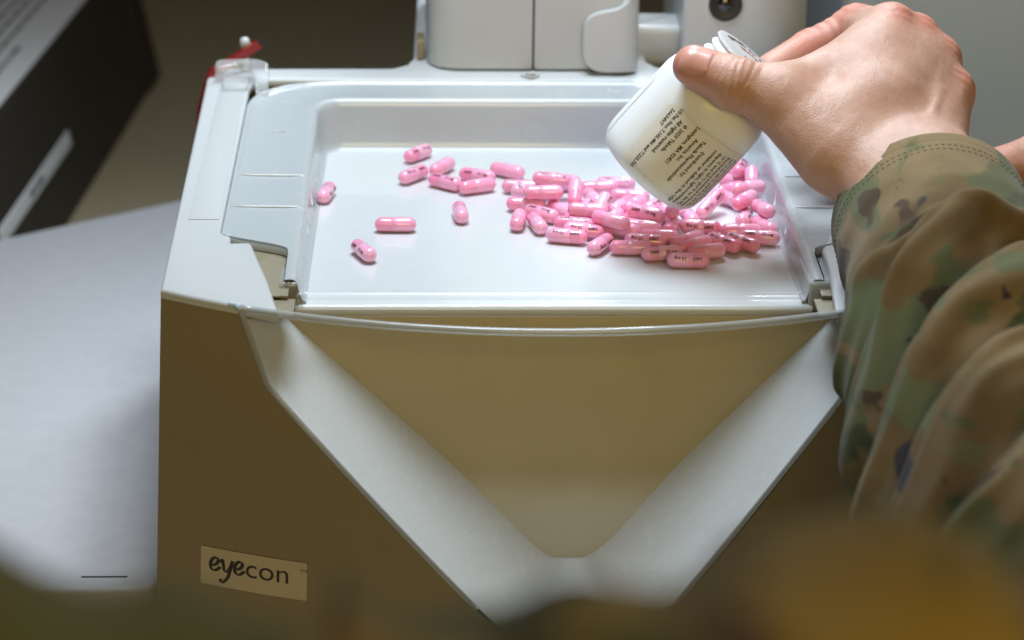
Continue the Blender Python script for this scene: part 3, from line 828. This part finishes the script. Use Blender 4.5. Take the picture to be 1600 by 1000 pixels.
    (8.15, 13.30, 0.30, 60, 1, 30, 'capsules heaped on the tray', 'pink rearmost printed capsule at right of the bottle'),
    (7.55, 10.66, 0.29, 40, -1, 180, 'capsules heaped on the tray', "pink pale capsule touching the bottle's right side behind the half purple one"),
]
for x, y, z, yaw, pitch, roll, grp, label in CAPS:
    o = link(bpy.data.objects.new('capsule', BODY))
    m_ = Matrix.Rotation(math.radians(yaw), 4, 'Z') @ Matrix.Rotation(-math.radians(pitch), 4, 'Y') @ Matrix.Rotation(math.radians(roll), 4, 'X')
    m_.translation = Vector((x, y, z+.012))*S
    o.matrix_world = m_
    tag(o, label, 'capsule', grp)
    for nm, d in (('cap', CAPM), ('print', PRINT)):
        c = bpy.data.objects.new(nm, d); col.objects.link(c); c.parent = o

# ------------------------------------------------------------------ bottle
BB0 = np.array([3.50, 4.6, 2.92]); BA = np.array([.635, -.05, .765]); BA /= np.linalg.norm(BA)
bx = -cf-BA*(-cf @ BA); bx /= np.linalg.norm(bx); by = np.cross(BA, bx)
def in_bottle(v):
    v = np.asarray(v, float)
    return BB0+v[:, :1]*bx+v[:, 1:2]*by+v[:, 2:]*BA
BR = 2.22
bprof = [(0, .16), (1.3, .16), (1.62, .06), (1.82, .05), (1.98, .14), (2.10, .30), (2.18, .52), (2.21, .8), (BR, 1.0), (BR, 3.6), (2.21, 3.85), (2.15, 4.1), (2.02, 4.36), (1.82, 4.56),
         (1.6, 4.7), (1.47, 4.82), (1.44, 4.95), (1.47, 5.02), (1.58, 5.05), (1.60, 5.12), (1.57, 5.19), (1.45, 5.23), (1.42, 5.34), (1.44, 5.40), (1.52, 5.44), (1.54, 5.5), (1.5, 5.56),
         (1.42, 5.6), (1.41, 5.74), (1.36, 5.78), (0, 5.78)]
b_ = lathe(bprof, 72)
bottle = mesh('pill_bottle', (in_bottle(b_[0]), b_[1]), M['bottle'], sharp=60)
tag(bottle, 'white plastic pill bottle with printed label tilted in the hand over the tray', 'bottle')
def on_bottle(s, z, d=.012): 
    a = s/BR; return ((BR+d)*math.cos(a), (BR+d)*math.sin(a), z)
a0, a1 = math.radians(-28)*BR, math.radians(292)*BR
lo = rounded([(a0, .42), (a1, .42), (a1, 3.18), (a0, 3.18)], .28, 6)
lv, lf = cdt(lo, (), .3, lambda s, z: on_bottle(s, z, .014 if z > .75 else .014-.0*z))
def fit(v):                               # follow the lathe profile near the base
    v = np.array(v); r = np.interp(v[:, 2], [.05, .14, .30, .52, .8, 1.0, 4], [1.82, 1.98, 2.10, 2.18, 2.21, BR, BR])
    k = (np.hypot(v[:, 0], v[:, 1])-BR+r)/np.hypot(v[:, 0], v[:, 1]); v[:, :2] *= k[:, None]; return v
label = mesh('label', (in_bottle(fit(lv)), lf), M['label'], bottle)
LINES = [("attached Medication Guide", 82, .165, .10), ("to be dispensed to patients.", 77, .165, .10), ("Store at room temperature,", 70, .205, 0), ("20\u00b0C to 25\u00b0C (68\u00b0F to 77\u00b0F).", 63, .205, 0),
         ("Excursions permitted between", 56.5, .205, 0), ("15\u00b0C and 30\u00b0C (59\u00b0F to 86\u00b0F);", 50, .205, 0), ("dispense in tight, light-resistant", 43.5, .205, 0),
         ("container as defined in the USP", 37, .205, 0), ("Distributed by:", 27.5, .205, .35), ("Takeda Pharmaceuticals", 21, .205, 0), ("America, Inc.", 14.5, .205, .12),
         ("Lexington, MA 02421", 8, .205, -.25), ("\u00a9 2020 Takeda.", -2, .205, .0), ("All rights reserved.", -8, .205, 0), ("US Pat. Nos. 7,105,486 and 7,223,735", -14.5, .185, -.32), ("26634V7", -21, .205, -.1)]
parts = []
for s_, deg, sz, ind in LINES:
    vv, ff = text2d(s_, sz*1.02, font_res=1, bold=.006)
    sc_ = math.radians(deg)*BR
    parts.append((np.stack([vv[:, 1]-.06+sc_, 2.92-ind-vv[:, 0]*.98, vv[:, 0]*0], 1), ff))
tv, tf = join(*parts)
mesh('lettering', (in_bottle(fit([on_bottle(p[0], p[1], .018) for p in tv])), tf), M['ink'], label, smooth=False)
fs = lathe([(1.40, 5.77), (1.50, 5.74), (1.545, 5.80), (1.53, 5.86), (1.45, 5.885), (1.2, 5.875), (.7, 5.885), (0, 5.88)], 56)
foil = mesh('foil_seal', (in_bottle(fs[0]), fs[1]), M['foil'], bottle, sharp=50)
for mat, words_, rad, ph in ((M['ink'], "SEALED for YOUR PROTECTION ", 1.12, .2), (M['foilprint'], "SEALED for YOUR PROTECTION ", .70, .9)):
    pass
def ring_text(s_, rad, start, size):
    vv, ff = text2d(s_, size, font_res=2, bold=.014)
    vv, ff = refine2d(vv, ff, .3)
    ang = start-vv[:, 0]/rad
    return np.stack([(rad+vv[:, 1])*np.cos(ang), (rad+vv[:, 1])*np.sin(ang), np.full(len(vv), 5.897)], 1), ff
ft = ring_text("SEALED for YOUR PROTECTION", 1.0, math.pi*1.45, .31)
mesh('lettering', (in_bottle(ft[0]), ft[1]), M['ink'], foil, smooth=False)
ft = ring_text("SEALED for YOUR", .5, math.pi*1.35, .30)
mesh('lettering', (in_bottle(ft[0]), ft[1]), M['foilprint'], foil, smooth=False)

# ------------------------------------------------------------------ person: hand as one smooth surface from a distance field
def cone(p, a, b, ra, rb):
    a = np.array(a, float); b = np.array(b, float); d = b-a
    t_ = np.clip(((p-a) @ d)/(d @ d), 0, 1)
    return np.linalg.norm(p-(a+t_[..., None]*d), axis=-1)-(ra+(rb-ra)*t_)
def smin(a, b, k):
    h = np.clip(.5+.5*(b-a)/k, 0, 1)
    return b*(1-h)+a*h-k*h*(1-h)

HN = np.array([.38, -.51, .77]); HN /= np.linalg.norm(HN)       # back-of-hand direction
J = dict(W1=(11.55, -1.2, 4.3), W2=(13.3, -1.2, 4.75), F1=(12.7, -6.0, 2.4), F2=(13.7, -6.0, 2.6),
         ci=(11.0, .3, 5.0), cm=(11.9, .2, 5.2), crr=(12.7, .1, 5.25), cp=(13.3, 0, 5.1),
         i=(12.35, 5.3, 8.25), m=(13.35, 5.6, 7.75), r=(14.2, 5.2, 7.05), p=(14.55, 4.0, 6.2),
         i1=(11.9, 9.1, 7.35), i2=(10.1, 8.8, 6.55), i3=(8.5, 7.6, 6.05),
         m1=(13.2, 9.0, 6.0), m2=(10.7, 9.0, 5.6), m3=(9.0, 7.7, 5.15),
         r1=(13.5, 8.4, 5.0), r2=(11.1, 8.5, 4.7), r3=(9.3, 7.2, 4.4),
         p1=(13.4, 7.2, 4.5), p2=(11.4, 6.9, 4.25), p3=(10.0, 6.1, 4.1),
         T0=(9.75, .45, 5.15), T1=(7.95, 2.0, 6.65), T2=(6.35, 2.0, 7.2), T3=(4.98, 2.45, 7.68), web=(8.9, 2.9, 6.95), web2=(11.5, 4.2, 7.5))
J = {k: np.array(v, float) for k, v in J.items()}
def hand_sdf(p):
    d = cone(p, J['F1'], J['W1'], 1.7, 1.62)
    d = smin(d, cone(p, J['F2'], J['W2'], 1.7, 1.55), .8)
    pal = None
    for c_, k_, rr, re in (('ci', 'i', 1.25, .95), ('cm', 'm', 1.25, .93), ('crr', 'r', 1.2, .90), ('cp', 'p', 1.2, .86)):
        e = cone(p, J[c_]-HN*.25, J[k_]-HN*.12, rr, re)
        pal = e if pal is None else smin(pal, e, .7)
    d = smin(d, pal, 1.3)
    d = smin(d, cone(p, J['ci']-HN*.6, J['i']-HN*.9, 1.2, .9), .6)
    d = smin(d, cone(p, J['cp']-HN*.6, J['p']-HN*.7, 1.2, .8), .6)
    # knuckles and tendons
    for k_, c_, rr in (('i', 'cm', .62), ('m', 'cm', .64), ('r', 'crr', .58), ('p', 'crr', .5)):
        d = smin(d, np.linalg.norm(p-(J[k_]+HN*.50), axis=-1)-rr, .55)
        d = smin(d, cone(p, J[k_]+HN*.55, J[c_]*.6+J[k_]*.4+HN*.62, .20, .12), .6)
    d = smin(d, cone(p, np.array([10.5, 1.5, 6.1]), np.array([12.0, 4.0, 7.45]), 1.32, 1.22), .9)
    d = smin(d, cone(p, np.array([12.0, 2.2, 6.5]), np.array([13.3, 4.4, 7.1]), 1.2, 1.15), .8)
    # thumb with its muscle and the web
    th = cone(p, J['T0'], J['T1'], 1.42, 1.12)
    th = smin(th, cone(p, J['T1'], J['T2'], 1.08, .90), .45)
    th = smin(th, cone(p, J['T2'], J['T3'], .92, .76), .35)
    th = smin(th, np.linalg.norm(p-J['T1']-np.array([.1, -.3, .05]), axis=-1)-.95, .5)
    d = smin(d, th, .9)
    d = smin(d, cone(p, J['web'], J['web2'], .80, 1.15), .9)
    # fingers
    fin = None
    for k_, rad in (('i', (.95, .90, .80, .70)), ('m', (.93, .88, .78, .68)), ('r', (.9, .84, .75, .66)), ('p', (.84, .74, .66, .58))):
        q = [J[k_]-HN*.1, J[k_+'1'], J[k_+'2'], J[k_+'3']]
        f_ = cone(p, q[0], q[1], rad[0], rad[1]*.94)
        f_ = smin(f_, np.linalg.norm(p-q[1], axis=-1)-rad[1], .25)
        f_ = smin(f_, cone(p, q[1], q[2], rad[1]*.93, rad[2]*.95), .25)
        f_ = smin(f_, cone(p, q[2], q[3], rad[2]*.97, rad[3]), .25)
        fin = f_ if fin is None else smin(fin, f_, .10)
    return smin(d, fin, .38)

def surface_nets(fn, lo, hi, h):
    ax_ = [np.arange(lo[k], hi[k]+h, h) for k in range(3)]
    G = np.stack(np.meshgrid(*ax_, indexing='ij'), -1)
    D = np.empty(G.shape[:3])
    for i in range(0, len(ax_[0]), 16): D[i:i+16] = fn(G[i:i+16])
    n = np.array(D.shape)
    s = D < 0
    cs = np.zeros(n-1, int); 
    for dx in (0, 1):
        for dy in (0, 1):
            for dz in (0, 1):
                cs += s[dx:n[0]-1+dx, dy:n[1]-1+dy, dz:n[2]-1+dz]
    act = (cs > 0) & (cs < 8)
    ids = -np.ones(act.shape, int); ids[act] = np.arange(act.sum())
    acc = np.zeros((*act.shape, 3)); cnt = np.zeros(act.shape)
    offs = [(0, 0), (0, 1), (1, 0), (1, 1)]
    for a in range(3):
        o1, o2 = [k for k in range(3) if k != a]
        for p_, q_ in offs:
            st = [0, 0, 0]; st[o1] = p_; st[o2] = q_
            sl0 = tuple(slice(st[k], n[k]-1+st[k]) for k in range(3))
            en = list(st); en[a] += 1
            sl1 = tuple(slice(en[k], n[k]-1+en[k]) for k in range(3))
            d0, d1 = D[sl0], D[sl1]; x = (d0 < 0) != (d1 < 0)
            t_ = np.where(x, d0/np.where(x, d0-d1, 1), 0)
            for k in range(3):
                v_ = float(st[k])
                acc[..., k] += np.where(x, v_+(t_ if k == a else 0), 0)
            cnt += x
    ii = np.argwhere(act)
    V = (ii+acc[act]/cnt[act][:, None])*h+np.array(lo)
    F = []
    for a in range(3):
        o1, o2 = (a+1) % 3, (a+2) % 3
        sl0 = [slice(None)]*3; sl1 = [slice(None)]*3
        sl0[a] = slice(0, n[a]-1); sl1[a] = slice(1, n[a])
        x = s[tuple(sl0)] != s[tuple(sl1)]
        for e in np.argwhere(x):
            if e[o1] == 0 or e[o2] == 0 or e[o1] >= n[o1]-1 or e[o2] >= n[o2]-1: continue
            q = []
            for p_, r in ((0, 0), (1, 0), (1, 1), (0, 1)):
                c_ = e.copy(); c_[o1] -= 1-p_; c_[o2] -= 1-r; q.append(ids[tuple(c_)])
            if s[tuple(e)]: F.append(tuple(q))
            else: F.append(tuple(q[::-1]))
    return V, F

def sdf_grad(fn, V, e=.02):
    g = np.stack([fn(V+np.eye(3)[k]*e)-fn(V-np.eye(3)[k]*e) for k in range(3)], -1)
    return g/np.maximum(np.linalg.norm(g, axis=-1), 1e-9)[:, None]

hv, hf = surface_nets(hand_sdf, (3.6, -6.3, .3), (16.6, 10.8, 10.2), .15)
bm = bmesh.new()
bvs = [bm.verts.new(p) for p in hv]
for q in hf:
    if len(set(q)) == 4: bm.faces.new([bvs[i] for i in q])
bmesh.ops.recalc_face_normals(bm, faces=bm.faces[:])
bmesh.ops.subdivide_edges(bm, edges=bm.edges[:], cuts=1, use_grid_fill=True)
bm.verts.index_update()
hv = np.array([tuple(p.co) for p in bm.verts]); hf = [tuple(x.index for x in q.verts) for q in bm.faces]
bm.free()
for _ in range(3):
    g = sdf_grad(hand_sdf, hv); hv = hv-g*hand_sdf(hv)[:, None]*.9
# creases, wrinkles and veins
g = sdf_grad(hand_sdf, hv)
tdir = (J['T3']-J['T2'])/np.linalg.norm(J['T3']-J['T2'])
tt = (hv-J['T2']) @ tdir
near = np.exp(-(np.linalg.norm(hv-J['T2'], axis=1)/1.35)**4)*np.clip((g @ -cf)*1.4+.3, 0, 1)
dsp = np.zeros(len(hv))
sidew = (hv-J['T2']) @ cu
for t0, dep, wd in ((-.42, .055, .06), (-.22, .035, .05), (-.05, .06, .06), (.14, .04, .05), (.32, .03, .05), (-.75, .03, .07)):
    dsp -= dep*np.exp(-((tt-t0-.10*np.sin(sidew*2.3+t0*5))/wd)**2)*near
q1, q2 = J['T1']+np.array([.15, -.8, .4]), J['T0']+np.array([.8, -.8, .9])
for a_, b_, dep, wd in ((J['crr']+HN*.9, J['r']*.6+J['m']*.4+HN*.8, .10, .14), (J['cm']+HN*.9+np.array([.4, -.6, 0]), J['crr']*.5+J['r']*.5+HN*.9, .085, .12),
                        (J['ci']+HN*1.0, J['i']*.6+J['m']*.4+HN*.6, .045, .14)):
    dd = cone(hv, a_, b_, 0, 0); dsp += dep*np.exp(-(dd/wd)**2/2*1.0)
def fbm(P, f, seed):
    r = np.random.default_rng(seed); o = np.zeros(len(P))
    for k in range(5):
        D_ = r.normal(size=(6, 3)); D_ /= np.linalg.norm(D_, axis=1)[:, None]
        o += np.sin(P @ (D_.T*f*1.7**k)+r.uniform(0, 6, 6)).sum(1)/6/1.6**k
    return o
dsp += .024*fbm(hv, 2.2, 5)+.006*fbm(hv, 9.0, 6)
for k_ in ('i', 'm', 'r', 'p'):                    # knuckle wrinkles
    w = np.exp(-(np.linalg.norm(hv-J[k_]-HN*.8, axis=1)/.55)**2)
    dsp += w*.025*np.sin(((hv-J[k_]) @ np.array([.2, .86, .46]))*16+fbm(hv, 3, 8)*2)
for q in ((J['i']*.4+J['i1']*.6), (J['i1']*.4+J['i2']*.6), J['i1']):
    w = np.exp(-(np.linalg.norm(hv-q, axis=1)/1.1)**4); dv = J['i2']-J['i1']; dv /= np.linalg.norm(dv)
    dsp += w*.02*np.sin(((hv-q) @ dv)*14)
hv = hv+g*dsp[:, None]
red = np.zeros(len(hv))
for q, s_, w in ((J['i']+HN*.9, .75, .55), (J['m']+HN*.9, .7, .75), (J['r']+HN*.8, .6, .8), (J['p']+HN*.7, .6, .7), (J['T3'], 1.1, .75), (J['i1'], 2.2, .6), (J['i2'], 2.0, .7), (J['T2'], .9, .35),
                 (J['m2'], 2.5, .4), (J['p']+HN*.2-np.array([0, 1.5, .3]), .8, .3)):
    red = np.maximum(red, w*np.exp(-(np.linalg.norm(hv-q, axis=1)/s_)**2))
red = np.clip(red+.08*fbm(hv, 1.6, 2), 0, 1)

person = empty('person', (16, -20, -16))
tag(person, 'person in camouflage uniform holding the white pill bottle over the tray', 'person')
hand = mesh('hand', (hv, hf), M['skin'], person)
at_ = hand.data.attributes.new('red', 'FLOAT', 'POINT'); at_.data.foreach_set('value', red.astype(np.float32))

# thumbnail: a thin plate laid on the thumb tip
zc = (J['T2']*.17+J['T3']*.83)
nd = -cf*.80+np.array([-.25, 0, .55])*.9; nd -= tdir*(nd @ tdir); nd /= np.linalg.norm(nd); sd = np.cross(tdir, nd)
rows = []
for u in np.linspace(-1, 1, 15):
    row = []
    for w in np.linspace(-1, 1, 13):
        # rounded nail outline: squarer at the free edge, round at the root
        uu = u*.56+.22; ww = w*.60*(1-.30*max(0, -u)**2.5)*(1-.12*max(0, u)**4)
        P0 = zc+tdir*uu+sd*ww+nd*1.6
        for _ in range(24): P0 = P0-nd*max(hand_sdf(P0[None])[0], 0)*.8
        edge = max(abs(u), abs(w))
        row.append(P0+nd*(.035-.05*max(0, edge-.86)/.14))
    rows.append(row)
v, f = grid(np.array(rows)); 
nail = mesh('nail', (v, f), M['nail'], hand)

# the other hand, mirrored, only its thumb reaches into the picture
T_ = np.array([16.35, 6.1, 2.75])-np.array([J['T3'][0]-.76, J['T3'][1], -J['T3'][2]])
v2 = hv*np.array([1, 1, -1])+T_
h2 = mesh('hand', (v2, [q[::-1] for q in hf]), M['skin'], person)
at_ = h2.data.attributes.new('red', 'FLOAT', 'POINT'); at_.data.foreach_set('value', red.astype(np.float32))

# ------------------------------------------------------------------ sleeve
def fold(s, th, lat):
    """cloth relief over (distance along the arm, angle round the arm, sideways position -1..1):
    a smooth cuff, a deep crease where it meets the gathered sleeve, then drapes that sweep round the elbow side"""
    def ridge(x, k):
        x = x % 1.0-.5; return np.exp(-np.where(x > 0, x/k, x/(k*1.7))**2)
    w = .5*np.sin(lat*3.1+s*.21)+.3*np.sin(lat*5.3-s*.33+1.3)+.2*np.sin(s*.9+lat*2)
    sc = 5.1+1.1*(.4-lat)+.15*np.sin(lat*6)
    q = s-sc
    a = 1/(1+np.exp(-np.clip(q/.16, -40, 40)))            # the gathered part below the cuff
    g_ = s-(10.6-4*lat+2.4*lat**2)+.5*w
    d = -.85*np.exp(-((q-.02)/.33)**2)+a*.42
    d += a*(.60*ridge(g_/4.1+.5, .20)-.62*np.exp(-((g_+2.3)/.75)**2)+.25*np.exp(-((q-.9)/.35)**2))
    d += a*np.clip(q/3, 0, 1)*(.24*ridge(g_/2.3+.2+w*.25, .17)+.15*ridge(g_/1.3+w*.5+lat*.9, .2)-.42*ridge(g_/4.1+.02, .08))
    d += a*.08*np.sin(s*1.3+lat*4+w*3)*np.sin(lat*6-s*.5)
    d += (1-a)*(.05*np.sin(lat*4+s*.8+w)+.03*np.sin(s*2.1+lat*3.0)+.08*ridge(s/2.4+lat*.5+w*.2, .2))*np.clip(s/3, .05, 1)
    d += .06*np.exp(-((q+.75)/.12)**2)
    d = d*(1-.45*a/(1+np.exp((lat+.72)/.07)))
    d -= .035*np.exp(-((s-.6)/.06)**2)
    return d
def sleeve_mesh(ctrl, rad, nS, nT, ph=0, shape=(1, 1), lining=True, amp=1.0, foldfn=fold):
    ctrl = np.array(ctrl, float)
    P = lerp_path(ctrl, nS)
    for _ in range(60): P[1:-1] = .25*P[:-2]+.5*P[1:-1]+.25*P[2:]
    T, A, B = frames(P)
    s = np.r_[0, np.cumsum(np.linalg.norm(np.diff(P, axis=0), axis=1))]
    r = np.interp(np.linspace(0, 1, nS), np.linspace(0, 1, len(rad)), rad)
    th = np.linspace(0, 2*np.pi, nT, endpoint=False)
    TH, SS = np.meshgrid(th, s)
    # one fold angle measured from the camera-facing side so that folds are continuous round the arm
    lat = np.cos(TH)*(A @ cr)[:, None]*shape[0]+np.sin(TH)*(B @ cr)[:, None]*shape[1]
    d = foldfn(SS, TH+ph, lat)*amp
    RR = r[:, None]+d
    lean = np.clip(d, -.4, 2.0)*np.clip((SS-4)/3, 0, 1)*.30
    G = P[:, None]-T[:, None]*lean[..., None]+RR[..., None]*(np.cos(TH)[..., None]*A[:, None]*shape[0]+np.sin(TH)[..., None]*B[:, None]*shape[1])
    if lining:
        rim_ = [P[0]+(RR[0]*k)[:, None]*(np.cos(th)[:, None]*A[0]*shape[0]+np.sin(th)[:, None]*B[0]*shape[1])+T[0]*o for k, o in ((.93, 2.0), (.93, .05), (.945, -.03), (.975, -.05), (.995, -.02))]
        G = np.concatenate([np.array(rim_), G])
    UVS = np.stack([TH*3.6, SS], -1)
    if lining: UVS = np.concatenate([UVS[:5], UVS])
    return grid(G, cv_=True), UVS.reshape(-1, 2), G
def cloth(name, pack, mat='camo'):
    o = mesh(name, pack[0], M[mat], person)
    uv_ = o.data.uv_layers.new(name='UVMap')
    li = np.empty(len(o.data.loops), int); o.data.loops.foreach_get('vertex_index', li)
    uv_.data.foreach_set('uv', pack[1][li].ravel().astype(np.float32))
    return o
sv = sleeve_mesh([(13.1, -.9, 3.05), (13.1, -4.5, 2.4), (13.0, -9, 1.3), (12.9, -15, -.6), (12.9, -21, -2.6), (12.9, -27, -4.5), (12.9, -32, -6)],
                 [3.45, 3.5, 3.7, 4.0, 4.3, 4.6, 4.9, 5.2, 5.5], 330, 260, ph=2.2)
jk = cloth('sleeve', sv)
G_ = sv[2]
stt = []
for row in (15, 18):
    R0, R1 = G_[row], G_[row+1]
    n_ = len(R0); cen = R0.mean(0)
    fine = np.array([[np.interp(x, np.arange(n_+1), np.r_[R0[:, k], R0[0, k]]) for k in range(3)] for x in np.linspace(0, n_, 400)])
    for q in range(0, 396, 4):
        a_, b_ = fine[q], fine[q+2]
        na = (a_-cen)/np.linalg.norm(a_-cen)*.012
        stt.append(tube([a_+na*.4, (a_+b_)/2+na, b_+na*.4], .016, 4))
mesh('stitching', join(*stt), M['thread'], jk)

# the uniform's near side: shoulder and upper sleeve close to the lens
def fold2(s, th, lat):
    return .35*np.sin(s*1.1+th*1.7)+.25*np.sin(s*2.3-th*2.1+1)+.14*np.sin(s*4.1+th)
sv = sleeve_mesh([(-22, -60, 12.5), (-16, -58.5, 13.6), (-10, -57.6, 15.2), (-8.2, -57.5, 14.95), (-6.6, -57.4, 13.75), (-4.6, -57.3, 13.45), (-2.4, -57.2, 14.35), (-.6, -57, 14.75), (2, -56.5, 14.3), (6, -55, 12.8), (12, -50, 10.5), (14, -45, 7)],
                 [5.0, 4.6, 4.2, 4.0, 4.0, 4.0, 4.1, 4.3, 5.0, 5.2], 140, 70, lining=False, foldfn=fold2, amp=.8)
cloth('jacket', sv, 'camo_warm_lit')
